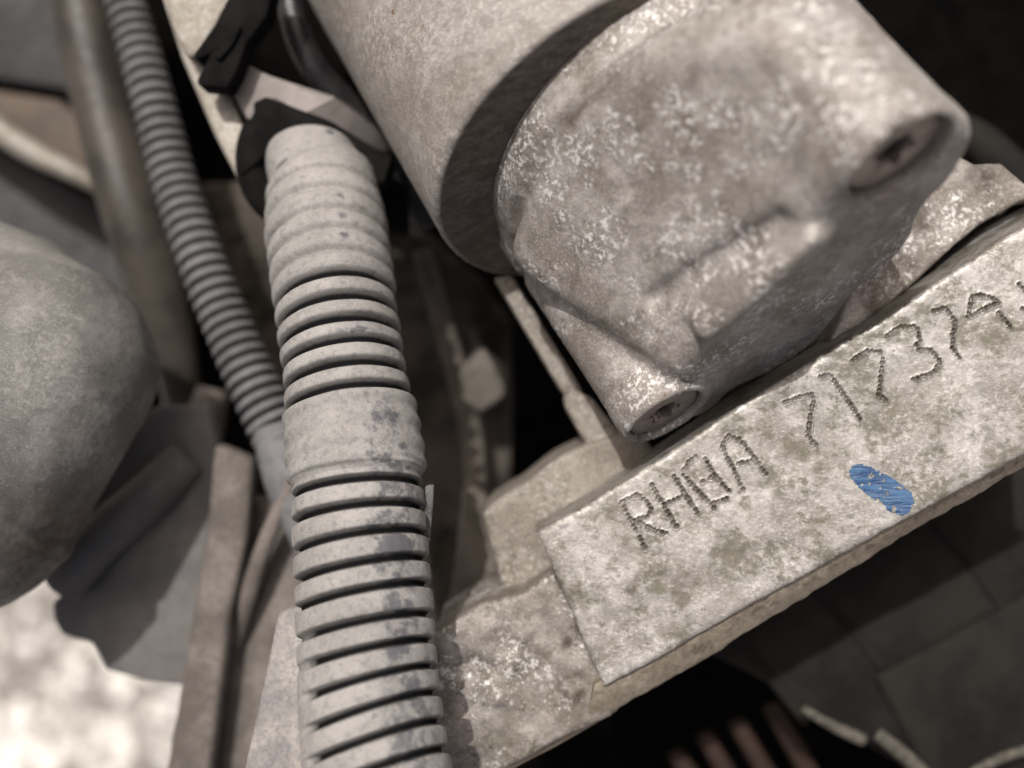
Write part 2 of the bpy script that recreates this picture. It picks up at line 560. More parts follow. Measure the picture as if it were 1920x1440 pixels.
# end face painted dark brown, its shade put into the colour
zf = np.repeat(zz[:, None], seg, 1).ravel(); rf = np.repeat(rr[:, None], seg, 1).ravel()
st = np.where((zf > -508.5) & (rf < CR - 9), 0.9, 0.0)
part('motor_can', V, F, M['cyl'], motor, attrs={'stain_shade': st}, sharp=50)

# the nose casting as a signed distance field in (u,v,a)
h = 5.0
lo = np.array([-260., -640., -560.]); hi = np.array([860., 330., 80.])
g = [np.arange(lo[k], hi[k] + h, h) for k in range(3)]
gu, gv, ga = np.meshgrid(*g, indexing='ij')


def circ(u0, v0, r): return np.hypot(gu - u0, gv - v0) - r


# front section: bosses and lobes
def rbox(u0, u1, v0, v1, r):
    dx = np.abs(gu - (u0 + u1) / 2) - (u1 - u0) / 2 + r; dy = np.abs(gv - (v0 + v1) / 2) - (v1 - v0) / 2 + r
    return np.hypot(np.maximum(dx, 0), np.maximum(dy, 0)) + np.minimum(np.maximum(dx, dy), 0) - r


# under-body with the two bolt bosses and the lobes between them
sec = rbox(-60, 702, -170, 30, 60)
w = np.clip((ga + 330) / 330., 0, 1); w = w * w * (3 - 2 * w)
lob = smin(smin(circ(190, -155, 150), circ(400, -150, 140), 60), circ(575, -90, 130), 60)
sec = smin(sec, lob + 60 * (1 - w), 50)
# drafted plateau that forms the broad upper face, falling towards the nose end
ptop = 60 - 0.30 * ga
u0_ = 92 + 0.26 * ga
du = np.maximum(u0_ - gu, gu - 700); dv = np.maximum(gv - ptop, -150 - gv)
r_ = 60
plate = np.hypot(np.maximum(du + r_, 0), np.maximum(dv + r_, 0)) + np.minimum(np.maximum(du + r_, dv + r_), 0) - r_
# the plateau stays inside a cone that grows out of the round lip
plate = smax(plate, np.hypot(gu - 243, gv + 181) - (382 + (0.52 + 0.28 * np.clip((gu - 60) / 300, 0, 1)) * np.maximum(ga + 460, 0)), 60)
sec = smin(sec, plate, 40)
sec = smin(sec, circ(626, -14, 102), 40)
sec = smax(sec, np.hypot(gu - 243, gv + 181) - (384 + 1.2 * np.maximum(ga + 460, 0)), 30)
# lower bolt boss runs the whole length beside the plateau
sec = smin(sec, circ(5 - 0.05 * (-ga), -8, 97), 30)
body = smax(sec, ga - (-8), 34)
# the far end drops away between the bolts
# round register next to the can with its soft lip and shallow valley
reg = smax(circ(243, -181, 388), np.abs(ga + 500) - 66, 36)
body = smin(body, reg, 22)
# shallow valley just inside the lip
val0 = np.sqrt((np.hypot(gu - 243, gv + 181) - 394)**2 + (ga + 428)**2) - 15
body = smax(body, -val0, 16)
# rib across the nose with a valley behind it
ee = 0.70 * gv - 0.70 * ga


def line_dist(u0, e0, u1, e1):
    du_, de_ = u1 - u0, e1 - e0
    t = np.clip(((gu - u0) * du_ + (ee - e0) * de_) / (du_**2 + de_**2), 0, 1)
    return np.hypot(gu - u0 - t * du_, ee - e0 - t * de_)


msk = 1 / (1 + np.exp(-(gv + ga + 90) / 18))
body = body - 25 * np.exp(-(line_dist(250, 72, 478, 24) / 29)**4) * msk
body = body + 20 * np.exp(-(line_dist(200, 150, 470, 80) / 22)**2) * msk
# spot faces for the two bolts, with a flat collar
for (bu, bv, br, dep) in ((0, 0, 76, 22), (648, 0, 84, 30)):
    col_ = smax(circ(bu, bv - 4, br + (7 if bu else 15)), np.abs(ga + 30) - 32, 10)
    body = smin(body, col_, 14)
    body = smax(body, -smax(circ(bu, bv, br), -(ga + dep), 4), 6)
    body = smax(body, -smax(circ(bu, bv, br * 0.62), -(ga + dep + 80), 4), 4)
# round the far side off and keep everything behind the can face
body = smax(body, -(ga + 520), 8)
body = body + 1.6 * vnoise(np.stack([gu, gv, ga], -1), 1 / 60., 5, 2) + 0.7 * vnoise(np.stack([gu, gv, ga], -1), 1 / 14., 6, 1)
V, F = surface_nets(body, lo, h)
q = V.copy()
# dark marks with a shape of their own: rusty crust along the lip, greasy spot, dark mottling down the left side
rim = np.exp(-((np.hypot(q[:, 0] - 243, q[:, 1] + 181) - 380) / 16.)**2) * np.exp(-((q[:, 2] + 424) / 22.)**2)
blob = lambda px, py, z, r: np.exp(-(np.linalg.norm((UVA(q) - P(px, py, z)) * np.array([.8, 1.3, .3]), axis=1) / r)**2)
st = 0.95 * rim * (0.5 + 0.5 * np.clip(vnoise(q, 1 / 18., 9, 2) * 2, 0, 1)) + 0.75 * blob(1455, 195, 180, 34)
st += 0.5 * np.clip(vnoise(q, 1 / 24., 12, 3) * 2.5 - 0.3, 0, 1) * blob(1010, 560, -100, 160)
part('nose_casting', UVA(V), F, M['alu'], motor, attrs={'stain_shade': np.clip(st, 0, 1)})

# recessed bolts
for (bu, bv, br, dep) in ((0, 0, 73, 8), (648, 0, 81, 17)):
    prof = [(0.5, dep + 55), (20, dep + 50), (br * 0.38, dep + 44), (br * 0.40, dep + 3), (br * 0.46, dep + 0.0), (br * 0.9, dep + 0.5), (br * 0.97, dep + 3), (br, dep + 9), (br, dep + 40)]
    sg = 72
    ph = np.linspace(0, 2 * np.pi, sg, endpoint=False)
    V = []
    for k_, (r_, dz_) in enumerate(prof):
        lob = 1 + (0.20 * np.cos(6 * ph + .3) if 0 < k_ < 4 else 0 * ph)
        V.append(np.stack([bu + r_ * lob * np.cos(ph), bv + r_ * lob * np.sin(ph), np.full(sg, -float(dz_))], -1))
    V = np.array(V); n = len(prof)
    i = np.arange(n - 1)[:, None]; j = np.arange(sg)[None, :]
    a_ = i * sg + j; b_ = i * sg + (j + 1) % sg
    F = np.stack([a_, a_ + sg, b_ + sg, b_], -1).reshape(-1, 4)
    o = part('bolt', UVA(V).reshape(-1, 3), F, M['bolt'], motor, sharp=40)
    tag(o, 'star socket bolt in the upper corner of the nose' if bu else 'star socket bolt in the lower corner of the nose beside the stamped bar')
    # black disc in the socket, its colour standing in for shade
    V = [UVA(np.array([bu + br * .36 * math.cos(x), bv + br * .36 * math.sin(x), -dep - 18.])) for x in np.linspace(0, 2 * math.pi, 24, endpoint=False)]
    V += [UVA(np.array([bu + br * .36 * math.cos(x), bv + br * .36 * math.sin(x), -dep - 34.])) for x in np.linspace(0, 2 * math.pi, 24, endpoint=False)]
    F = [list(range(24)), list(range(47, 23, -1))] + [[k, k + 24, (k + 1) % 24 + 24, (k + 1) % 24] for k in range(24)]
    part('socket_shade', np.array(V), F, M['hole'], o, smooth=False)

# ---------------------------------------------------------------- the stamped bar
def bar_z(px, py): return -88 + 0.13 * (px - 1000)


topE = [(1007, 998), (1080, 958), (1180, 897), (1250, 852), (1400, 752), (1560, 655), (1652, 600), (1710, 561), (1821, 489), (1882, 446), (1920, 426), (2080, 330)]
botE = [(1133, 1288), (1228, 1238), (1339, 1174), (1395, 1141), (1527, 1070), (1647, 1002), (1760, 942), (1850, 892), (1920, 852), (2100, 745)]


def resample(pts, n):
    A_ = np.array(pts, float); t = np.r_[0, np.cumsum(np.hypot(*np.diff(A_, axis=0).T))]; t /= t[-1]
    q = np.linspace(0, 1, n)
    return np.c_[np.interp(q, t, A_[:, 0]), np.interp(q, t, A_[:, 1])]


NX, NY = 720, 230
te = resample(topE, NX); be = resample(botE, NX)
te[:, 1] += vnoise(np.c_[te, te[:, 0]], 1 / 9., 21, 3) * 2.2
be[:, 1] += vnoise(np.c_[be, be[:, 0]], 1 / 25., 22, 3) * 2.0
sy = np.linspace(0, 1, NY)
PX = te[:, None, :] * (1 - sy)[None, :, None] + be[:, None, :] * sy[None, :, None]
PX[:, :, 0] += (vnoise(np.stack([PX[..., 0] * 0, PX[..., 1], PX[..., 1]], -1), 1 / 20., 23, 3) * 3) * np.exp(-np.arange(NX) / 8.)[:, None]
strokes = [
    [(1167, 943), (1210, 1028)], [(1170, 938), (1197, 927), (1213, 940), (1223, 957), (1213, 968), (1190, 975)], [(1200, 980), (1223, 992), (1250, 1000)],
    [(1223, 910), (1268, 987)], [(1260, 887), (1308, 962)], [(1247, 945), (1280, 930)],
    [(1282, 890), (1303, 915), (1340, 952)], [(1284, 880), (1289, 868), (1305, 857)], [(1322, 860), (1340, 890), (1367, 920)], [(1318, 903), (1342, 892)], [(1339, 944), (1363, 934)],
    [(1355, 837), (1393, 917)], [(1356, 830), (1367, 817), (1385, 822)], [(1393, 830), (1437, 890)], [(1384, 870), (1410, 864)],
    [(1470, 754), (1500, 744), (1522, 740)], [(1526, 746), (1514, 817), (1530, 835)],
    [(1538, 707), (1558, 703), (1613, 786)],
    [(1599, 675), (1628, 658), (1650, 660)], [(1655, 672), (1648, 740), (1662, 750)],
    [(1664, 630), (1688, 612), (1719, 614), (1725, 640), (1709, 658)], [(1722, 656), (1745, 654), (1764, 679), (1749, 699), (1713, 711)],
    [(1750, 583), (1774, 577), (1792, 604), (1786, 626), (1786, 654), (1800, 671)],
    [(1814, 593), (1822, 556), (1843, 553), (1869, 563)], [(1820, 591), (1845, 580), (1871, 568)], [(1873, 587), (1894, 614)],
    [(1912, 533), (1930, 552)], [(1918, 578), (1936, 588)],
]
dots = []
for s_ in strokes:
    s_ = np.array(s_, float)
    t = np.r_[0, np.cumsum(np.hypot(*np.diff(s_, axis=0).T))]
    m_ = max(2, int(round(t[-1] / 8.2)) + 1)
    for q_ in np.linspace(0, t[-1], m_):
        dots.append((np.interp(q_, t, s_[:, 0]) + random.uniform(-1, 1), np.interp(q_, t, s_[:, 1]) + random.uniform(-1, 1), random.uniform(4.3, 5.6), random.uniform(.65, 1.)))
hgt = vnoise(np.stack([PX[..., 0], PX[..., 1], PX[..., 0] * 0], -1), 1 / 55., 24, 3) * 2.0
hgt += vnoise(np.stack([PX[..., 0], PX[..., 1], PX[..., 0] * 0], -1), 1 / 8., 25, 2) * 0.3
stn = np.zeros(PX.shape[:2])
for (dx, dy, r, dd) in dots:
    ty = np.interp(dx, te[:, 0], te[:, 1])
    dd = dd * (0.42 + 0.58 * min(1, max(0, (dy - ty - 12) / 55)))
    if random.random() < 0.02: continue
    r = r * random.uniform(.85, 1.1)
    ix = np.where(np.abs(te[:, 0] * .5 + be[:, 0] * .5 - dx) < 130)[0]
    if len(ix) == 0: continue
    sub = PX[ix[0]:ix[-1] + 1]
    rr_ = np.hypot(sub[..., 0] - dx, sub[..., 1] - dy) / r
    hgt[ix[0]:ix[-1] + 1] += dd * (-6.5 * np.exp(-(rr_ / 0.72)**4) + 1.6 * np.exp(-((rr_ - 1.15) / 0.22)**2))
    stn[ix[0]:ix[-1] + 1] = np.maximum(stn[ix[0]:ix[-1] + 1], dd * 1.1 * np.exp(-(rr_ / 0.95)**4))
# brown stains beside the numerals
def px_blob(x, y, rx, ry, rot=0.0):
    c_, s_ = math.cos(rot), math.sin(rot)
    ax = (PX[..., 0] - x) * c_ + (PX[..., 1] - y) * s_; ay = -(PX[..., 0] - x) * s_ + (PX[..., 1] - y) * c_
    return np.exp(-((ax / rx)**2 + (ay / ry)**2))
pn = np.clip(vnoise(np.stack([PX[..., 0], PX[..., 1], PX[..., 0] * 0], -1), 1 / 22., 27, 4) * 2.2 + 0.55, 0, 1)
stn = np.maximum(stn, 0.75 * pn * np.clip(px_blob(1480, 745, 62, 26, -.5) * 1.4, 0, 1))
stn = np.maximum(stn, 0.55 * pn * np.clip(px_blob(1370, 808, 60, 16, -.55) * 1.3, 0, 1))
stn = np.maximum(stn, 0.5 * pn * px_blob(1210, 1105, 110, 50, -.4))
stn = np.maximum(stn, 0.5 * pn * px_blob(1110, 1120, 60, 60, 0))
stn = np.maximum(stn, 0.35 * pn * px_blob(1430, 1010, 90, 40, -.4))
stn = np.maximum(stn, 0.75 * np.exp(-sy / 0.02)[None, :] * pn)
# height rolls off at the edges
ed = np.minimum(sy * 1.0, 1 - sy)[None, :] * 260
hgt -= 5.0 * np.exp(-ed / 3.0)
hgt -= 5.0 * np.exp(-np.arange(NX) * 1.5 / 3.0)[:, None]
Zt = bar_z(PX[..., 0], PX[..., 1])
TOP = np.stack([(PX[..., 0] - 960) * (D - Zt) / D, (720 - PX[..., 1]) * (D - Zt) / D, Zt + hgt], -1)


def grid_solid(TOP, thick, flare=(0, 0, 0)):
    nx, ny = TOP.shape[:2]
    idx = np.arange(nx * ny).reshape(nx, ny)
    F = np.stack([idx[:-1, :-1], idx[:-1, 1:], idx[1:, 1:], idx[1:, :-1]], -1).reshape(-1, 4)
    loop = list(idx[:, 0][::-1]) + list(idx[0, 1:]) + list(idx[1:, -1]) + list(idx[-1, -2:0:-1])
    V = TOP.reshape(-1, 3)
    L = V[loop].copy()
    cen = TOP.reshape(-1, 3).mean(0)
    rings = [V]; base = len(V); Fs = [F]
    prev = np.array(loop)
    for d_ in (2, 6, 20, 60, thick):
        R_ = L.copy(); R_[:, 2] -= d_
        R_[:, 0] += flare[0] * d_; R_[:, 1] += flare[1] * d_
        rings.append(R_)
        cur = np.arange(len(loop)) + base; base += len(loop)
        nx_ = np.roll(cur, -1); pn_ = np.roll(prev, -1)
        Fs.append(np.stack([prev, cur, nx_, pn_], -1)); prev = cur
    return np.vstack(rings), np.vstack(Fs), base - len(V)


bar = thing('stamped_bar', P(1500, 950, -90), 'thick flat stained aluminium bar with dot stamped characters and a blue paint dab', 'bar')
V, F, ex = grid_solid(TOP, 200)
F = F[:, ::-1]
part('bar_body', V, F, M['bar'], bar, attrs={'stain_shade': np.r_[stn.ravel(), np.full(ex, 0.25)]}, sharp=60)

# blue paint dab: a thin ragged skin of paint over the face
ax, ay = 1652, 915
rot = math.atan2(958 - 876, 1712 - 1590)
c_, s_ = math.cos(rot), math.sin(rot)
qx = (PX[..., 0] - ax) * c_ + (PX[..., 1] - ay) * s_; qy = -(PX[..., 0] - ax) * s_ + (PX[..., 1] - ay) * c_
rn_ = vnoise(np.stack([PX[..., 0], PX[..., 1], PX[..., 0] * 0], -1), 1 / 7., 31, 3)
inside = (np.abs(qx / 69)**2.8 + np.abs(qy / (27 + 5 * qx / 72))**2.8) < 1 + rn_ * 0.34
inside &= ~((rn_ < -0.42) & (np.hypot(qx, qy + 6) < 40))
inside &= ~((qy > 16) & (qx < 45) & (qx > 5) & (rn_ < 0.05))
fm = inside[:-1, :-1] & inside[1:, :-1] & inside[:-1, 1:] & inside[1:, 1:]
idx = np.arange(NX * NY).reshape(NX, NY)
Fp = np.stack([idx[:-1, :-1], idx[1:, :-1], idx[1:, 1:], idx[:-1, 1:]], -1)[fm]
Fp = Fp[:, ::-1]
used, inv = np.unique(Fp, return_inverse=True)
Vp = TOP.reshape(-1, 3)[used]; Vt = Vp + [0, 0, 1.4]
part('paint_dab', Vt, inv.reshape(-1, 4)[:, ::-1], M['blue'], bar)

# lower lip of the bar: the flange that carries it, sticking out below
lipT = [(1120, 1292), (1228, 1240), (1339, 1176), (1395, 1142), (1527, 1072), (1647, 1004), (1760, 944), (1920, 852), (2100, 745)]
lipB = [(1100, 1372), (1241, 1292), (1314, 1250), (1416, 1186), (1527, 1117), (1620, 1062), (1715, 1002), (1800, 955), (1920, 885), (2100, 780)]
a1 = resample([(x_ - 4, y_ - 9) for x_, y_ in lipT], 320); b1 = resample([(x_ - 3, y_ - 8) for x_, y_ in lipB], 320)
b1[:, 1] += vnoise(np.c_[b1, b1[:, 0]], 1 / 40., 41, 4) * 5
s1 = np.linspace(0, 1, 22)
L_ = a1[:, None, :] * (1 - s1)[None, :, None] + b1[:, None, :] * s1[None, :, None]
zl = -104 - 60 * s1[None, :]**1.6 + 0.13 * (L_[..., 0] - 1000) + vnoise(np.stack([L_[..., 0], L_[..., 1], L_[..., 0] * 0], -1), 1 / 14., 42, 3) * 4
LT = np.stack([(L_[..., 0] - 960) * (D - zl) / D, (720 - L_[..., 1]) * (D - zl) / D, zl], -1)
V, F, ex = grid_solid(LT, 60)
marks = np.zeros(L_.shape[:2])
for (mx, my, mw) in ((1283, 1228, 3), (1283, 1221, 3), (1292, 1224, 2.5), (1298, 1222, 2.5), (1305, 1224, 4), (1303, 1214, 4), (1311, 1218, 4), (1317, 1221, 4), (1316, 1209, 4), (1323, 1214, 4), (1330, 1205, 4), (1334, 1213, 4)):
    marks = np.maximum(marks, 0.9 * np.exp(-((L_[..., 0] - mx) / mw)**2 - ((L_[..., 1] - my) / (mw * 1.3))**2))
marks = np.maximum(marks, 0.8 * np.clip(vnoise(np.stack([L_[..., 0], L_[..., 1], L_[..., 0] * 0], -1), 1 / 9., 44, 2) * 2, 0, 1) * np.exp(-((s1 - 0.5) / 0.2)**2)[None, :] * (L_[..., 0] > 1380))
M['lip'] = cast_mat('tan_dusted_flange', (0.34, 0.28, 0.21), (0.45, 0.385, 0.30), dark=(0.16, 0.13, 0.09), white=0.2, rust=0.3, darkamt=0.5, stain_shade=True, off=90)
part('lower_flange', V, F[:, ::-1], M['lip'], bar, attrs={'stain_shade': np.r_[marks.ravel(), np.full(ex, 0.3)]}, sharp=60)

# ---------------------------------------------------------------- height-field blocks made of real solids
def relief(name, outline, z, thick, mat, label, cat, holes=None, bumps=(), seedn=50, amp=6, res=6.0, edge=10, slope=(0, 0), stains=()):
    """cast lump: signed distance to an outline, extruded and rounded, with lumps and pits on its face"""
    O = np.array([P(x, y, z)[:2] for x, y in outline])
    lo_ = np.array([O[:, 0].min() - 20, O[:, 1].min() - 20, z - thick - 20]); hi_ = np.array([O[:, 0].max() + 20, O[:, 1].max() + 20, z + 50 + abs(slope[0]) * np.ptp(O[:, 0]) + abs(slope[1]) * np.ptp(O[:, 1])])
    gg = [np.arange(lo_[k], hi_[k] + res, res) for k in range(3)]
    X, Y = np.meshgrid(gg[0], gg[1], indexing='ij')
    d2 = np.full(X.shape, 1e9); ins = np.zeros(X.shape, bool)
    for k in range(len(O)):
        p_, q_ = O[k], O[(k + 1) % len(O)]
        e = q_ - p_; t = np.clip(((X - p_[0]) * e[0] + (Y - p_[1]) * e[1]) / (e @ e), 0, 1)
        d2 = np.minimum(d2, (X - p_[0] - t * e[0])**2 + (Y - p_[1] - t * e[1])**2)
        c1 = (p_[1] > Y) != (q_[1] > Y)
        with np.errstate(divide='ignore', invalid='ignore'):
            xi = (q_[0] - p_[0]) * (Y - p_[1]) / (q_[1] - p_[1]) + p_[0]
        ins ^= c1 & (X < xi)
    sd = np.sqrt(d2); sd[ins] *= -1
    top = z + slope[0] * (X - O[:, 0].mean()) + slope[1] * (Y - O[:, 1].mean())
    XY = np.stack([X, Y, X * 0], -1)
    top = top + vnoise(XY, 1 / 70., seedn, 3) * amp + vnoise(XY, 1 / 16., seedn + 1, 2) * amp * .25
    for (bx, by, br, bh) in bumps:
        c0 = P(bx, by, z); top = top + bh * np.exp(-(((X - c0[0])**2 + (Y - c0[1])**2) / br**2))
    Z = gg[2][None, None, :]
    Fd = smax(np.repeat(sd[:, :, None], len(gg[2]), 2) + 1.2 * vnoise(XY, 1 / 20., seedn + 2, 2)[:, :, None], Z - top[:, :, None], edge)
    Fd = smax(Fd, (z - thick) - Z, edge)
    V, F = surface_nets(Fd, lo_, res)
    st = np.zeros(len(V))
    for (bx, by, br) in stains:
        c0 = P(bx, by, z)
        st = np.maximum(st, np.exp(-(np.hypot(V[:, 0] - c0[0], V[:, 1] - c0[1]) / br)**4))
    st = st * np.clip(0.55 + 1.6 * vnoise(V, 1 / 26., seedn + 5, 4), 0, 1)
    o = mesh_obj(name, V, F, mat, attrs={'stain_shade': st})
    return tag(o, label, cat)


# block to the right, behind the nose
relief('cast_block', [(1560, 640), (1590, 560), (1640, 440), (1700, 330), (1760, 285), (1800, 290), (1830, 306), (1880, 304), (1925, 345), (2100, 440), (2100, 230), (2140, 250), (2100, 262), (1920, 372), (1841, 420), (1791, 461), (1704, 542), (1637, 598)][:9] + [(1990, 365), (1920, 376), (1841, 420), (1791, 461), (1704, 542), (1637, 598)], -120, 260, M['alu'],
       'mottled cast block with rounded shoulder wedged between motor nose and stamped bar', 'casting', seedn=71, amp=5, res=5, edge=16, stains=((1715, 420, 35), (1690, 500, 40), (1740, 385, 22), (1850, 330, 45), (1760, 330, 40), (1660, 560, 50)))
# dark grey side wall of the gap between that block and the bar
slab('slot_wall', [(1540, 665), (1640, 600), (1710, 540), (1800, 468), (1860, 420), (1990, 350), (2050, 340), (2050, 400), (1920, 445), (1820, 505), (1700, 580), (1560, 690)], -175, 120, M['greyplastic'], bevel=8)
tag(bpy.data.objects['slot_wall'], 'dark grey side wall in the slot above the stamped bar', 'wall')

# lower left casting in front of the bar end
relief('lower_casting', [(815, 1190), (850, 1165), (905, 1130), (980, 1112), (1040, 1075), (1075, 1140), (1110, 1230), (1150, 1300), (1150, 1345), (1040, 1392), (930, 1455), (800, 1540), (770, 1480), (800, 1300)], -125, 300, M['cast_low'],
       'rough pale sand casting with knobbly face below the left end of the bar', 'casting',
       bumps=((978, 1188, 16, 14), (935, 1310, 14, 12), (915, 1180, 22, 10), (880, 1250, 30, -16), (925, 1258, 22, -14), (850, 1380, 40, 10), (960, 1240, 20, 8)), stains=((1085, 1200, 48), (1075, 1290, 42), (1030, 1140, 26), (905, 1250, 26), (870, 1246, 16), (1130, 1310, 24)), seedn=81, amp=9, res=5, edge=14)
# tan flange edge running out below it
o = tube('flange_edge', [(1150, 1318, -165, 15), (1050, 1378, -170, 14), (950, 1432, -175, 13), (850, 1490, -180, 13)], M['lip'], n=40, seg=20)
o.data.attributes.new('stain_shade', 'FLOAT', 'POINT')
tag(o, 'tan rounded flange edge running out from the lower left end of the bar', 'flange')
# block behind the bar's left end
relief('cast_lug', [(904, 965), (925, 940), (985, 905), (1040, 860), (1110, 825), (1200, 800), (1260, 900), (1150, 1000), (1080, 1060), (1060, 1120), (945, 1135), (938, 1090)], -230, 260, M['cast_back'],
       'dusty brown lug with angled corner tucked behind the left end of the bar', 'casting', seedn=91, amp=6, res=6, edge=18)
# thin pale arm going down between nose and lug
arm = thing('bracket_arm', P(1060, 700, -330), 'thin dusty steel arm running down the left side of the motor nose', 'bracket')
slab('upper_strip', [(925, 520), (960, 515), (1085, 720), (1120, 790), (1075, 760), (1050, 730)], -330, 60, M['cast_back'], arm, bevel=8)
slab('lower_strip', [(1058, 742), (1075, 728), (1110, 745), (1215, 880), (1190, 930), (1140, 905), (1060, 765)], -240, 80, M['cast_back'], arm, bevel=10)

# ---------------------------------------------------------------- main corrugated conduit
cond = thing('corrugated_conduit', P(650, 800, -20), 'thick dusty grey corrugated conduit standing in the centre left, nearest and sharpest hose', 'conduit')
ctl = np.array([  # py, px centre, half width px, z, bulge px
    [215, 560, 70, -330, 40], [250, 568, 78, -310, 40], [290, 576, 82, -290, 40], [325, 592, 90, -275, 40], [345, 600, 100, -265, 40],
    [430, 612, 112, -205, 38], [560, 628, 112, -120, 34], [700, 647, 114, -55, 30], [860, 667, 124, 0, 25], [1000, 675, 124, 44, 18],
    [1150, 685, 128, 88, 10], [1300, 692, 131, 134, 4], [1440, 706, 138, 180, 0], [1560, 720, 142, 220, 0]])
py = np.arange(272, 1560, 1.25)
cx = cubic(ctl[:, 0], ctl[:, 1], py); hw = np.interp(py, ctl[:, 0], ctl[:, 2]); cz = cubic(ctl[:, 0], ctl[:, 3], py) - 60
C = np.array([P(x, y, z) for x, y, z in zip(cx, py, cz)])
bul = np.interp(py, ctl[:, 0], ctl[:, 4])
near = py - bul                      # apparent height of the ring's near side
R0 = hw * (D - cz) / D
R0 = R0 * (0.72 + 0.28 * np.sqrt(1 - (1 - np.clip((py - 272) / 30., 0, 1))**2))
deep = [535, 574, 612, 650, 690, 730, 902, 950, 1003, 1058, 1110, 1170, 1223, 1280, 1337, 1395, 1450, 1505]
shal = [344, 383, 424, 459, 497]
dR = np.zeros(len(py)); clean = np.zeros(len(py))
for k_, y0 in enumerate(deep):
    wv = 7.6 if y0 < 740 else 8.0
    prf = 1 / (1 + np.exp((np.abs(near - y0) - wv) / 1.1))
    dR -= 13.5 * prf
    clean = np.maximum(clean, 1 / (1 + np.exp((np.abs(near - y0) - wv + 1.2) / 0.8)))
for y0 in shal:
    dR -= 11 * np.exp(-((near - y0) / 5.5)**2)
# gentle crown on each rib
alld = np.array(sorted(shal + deep))
for a0, b0 in zip(alld[:-1], alld[1:]):
    if b0 - a0 > 100: continue
    m_ = (near > a0) & (near < b0)
    dR[m_] += 1.8 * np.sin(np.pi * (near[m_] - a0) / (b0 - a0)) - 0.6
# tape wound round the middle
tp = (near > 736) & (near < 893)
dR += 5.0 / (1 + np.exp(-(near - 739) / 1.0)) / (1 + np.exp((near - 872) / 1.2))
dR[tp] += 2.2 * np.sin((near[tp] - 736) / 39 * 2 * np.pi) + 0.8 * np.sin((near[tp] - 736) / 13)
dR += -3 * np.exp(-((near - 884) / 5)**2)
# end lip of the upper sleeve
dR += 2.5 / (1 + np.exp((near - 521) / .9)) * (near > 310)
dR += 3.0 * np.exp(-((near - 306) / 6)**2)
seg = 220


def rfun(RR, ph):
    n_ = RR.shape[0]
    tw = np.zeros((n_, seg))
    # right side lies at phi=0 or pi depending on frame; use cos for left/right
    left = np.clip(side * np.cos(ph), 0, 1)[None, :]
    fade = 1 - np.clip((py - 1130) / 140., 0, 1)[:, None] * np.clip((left - 0.70) / 0.22, 0, 1)
    q_ = np.stack([np.repeat(py[:, None], seg, 1) * 0.02, np.repeat(np.cos(ph)[None, :], n_, 0) * 2, np.repeat(np.sin(ph)[None, :], n_, 0) * 2], -1)
    wob = vnoise(q_, 1.0, 61, 3) * 2.2
    fine = vnoise(q_ * 14, 1.0, 62, 2) * 0.45
    wob2 = vnoise(q_ * np.array([3, .6, .6]), 1.0, 63, 1)
    # tape folds near its lower edge
    fold = np.exp(-((near[:, None] - 868 - 5 * np.sin(ph * 2)[None, :]) / 5)**2) * np.clip(-side * np.cos(ph), 0, 1)[None, :] * 4
    return RR + dR[:, None] * fade * (1 + 0.22 * wob2) + wob + fine - fold


T, Nn, Bb = frame_path(C)
side = -1.0 if Bb[len(Bb) // 2][0] > 0 else 1.0      # +1 where cos(phi) points left
V, F = sweep(C, R0, seg, caps=False, rfun=rfun)
# the rings sit slightly askew on the lower bend
sk_ = np.clip((py - 850) / 450., 0, 1) * 20
V = V - (T[:, None, :] * (sk_[:, None] * (-side) * np.cos(np.linspace(0, 2 * np.pi, seg, endpoint=False))[None, :])[..., None]).reshape(-1, 3)
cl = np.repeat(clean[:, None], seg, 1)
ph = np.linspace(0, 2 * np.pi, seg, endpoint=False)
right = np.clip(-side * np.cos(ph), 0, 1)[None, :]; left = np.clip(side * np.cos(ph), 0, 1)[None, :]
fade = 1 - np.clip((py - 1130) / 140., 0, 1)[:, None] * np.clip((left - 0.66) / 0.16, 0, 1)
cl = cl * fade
rub = np.exp(-((right - 0.6) / 0.5)**2) * np.clip((near - 560) / 300, 0.25, 1.0)[:, None] * 1.05 - 0.4
rub = rub + 1.3 * np.exp(-((near - 1035) / 16)**2)[:, None] * np.exp(-((right - 0.72) / 0.14)**2)
rub = rub + 1.1 * np.exp(-((near - 636) / 8)**2)[:, None] * np.exp(-((right - 0.35) / 0.35)**2)
rub = rub + 2.2 * np.exp(-((near - 290) / 8)**2)[:, None] * np.exp(-((left - 0.45) / 0.16)**2) + 2.4 * np.exp(-((near - 262) / 6)**2)[:, None] * np.exp(-((right - 0.72) / 0.07)**2)
for yy in (405, 443, 475):
    rub = rub + 1.0 * np.exp(-((near - yy) / 7)**2)[:, None] * np.exp(-((right - 0.42) / 0.10)**2)
rub = np.clip(rub, -0.6, 2.0)
F = np.asarray(F)
row = F[:, 0] // seg
nr_ = near[np.minimum(row, len(near) - 1)]
Frow = F[:, 0] // seg


def sub_part(name, mask, mat, lab=None):
    f = F[mask]
    used, inv = np.unique(f, return_inverse=True)
    o_ = part(name, V[used], inv.reshape(-1, 4), mat, cond, attrs={'clean': cl.ravel()[used], 'rub': rub.ravel()[used]})
    if lab: o_['label'] = lab
    return o_


sub_part('collar', nr_ < 306, M['conduit'], 'smooth pale collar at the upper end of the conduit')
sub_part('sleeve', (nr_ >= 306) & (nr_ < 524), M['conduit'], 'softly ribbed dust filled sleeve')
sub_part('ribbed_tube', (nr_ >= 524) & (nr_ < 738) | (nr_ >= 876), M['conduit'])
sub_part('tape_band', (nr_ >= 738) & (nr_ < 876), M['conduit'], 'dusty tape wound round the middle of the conduit')
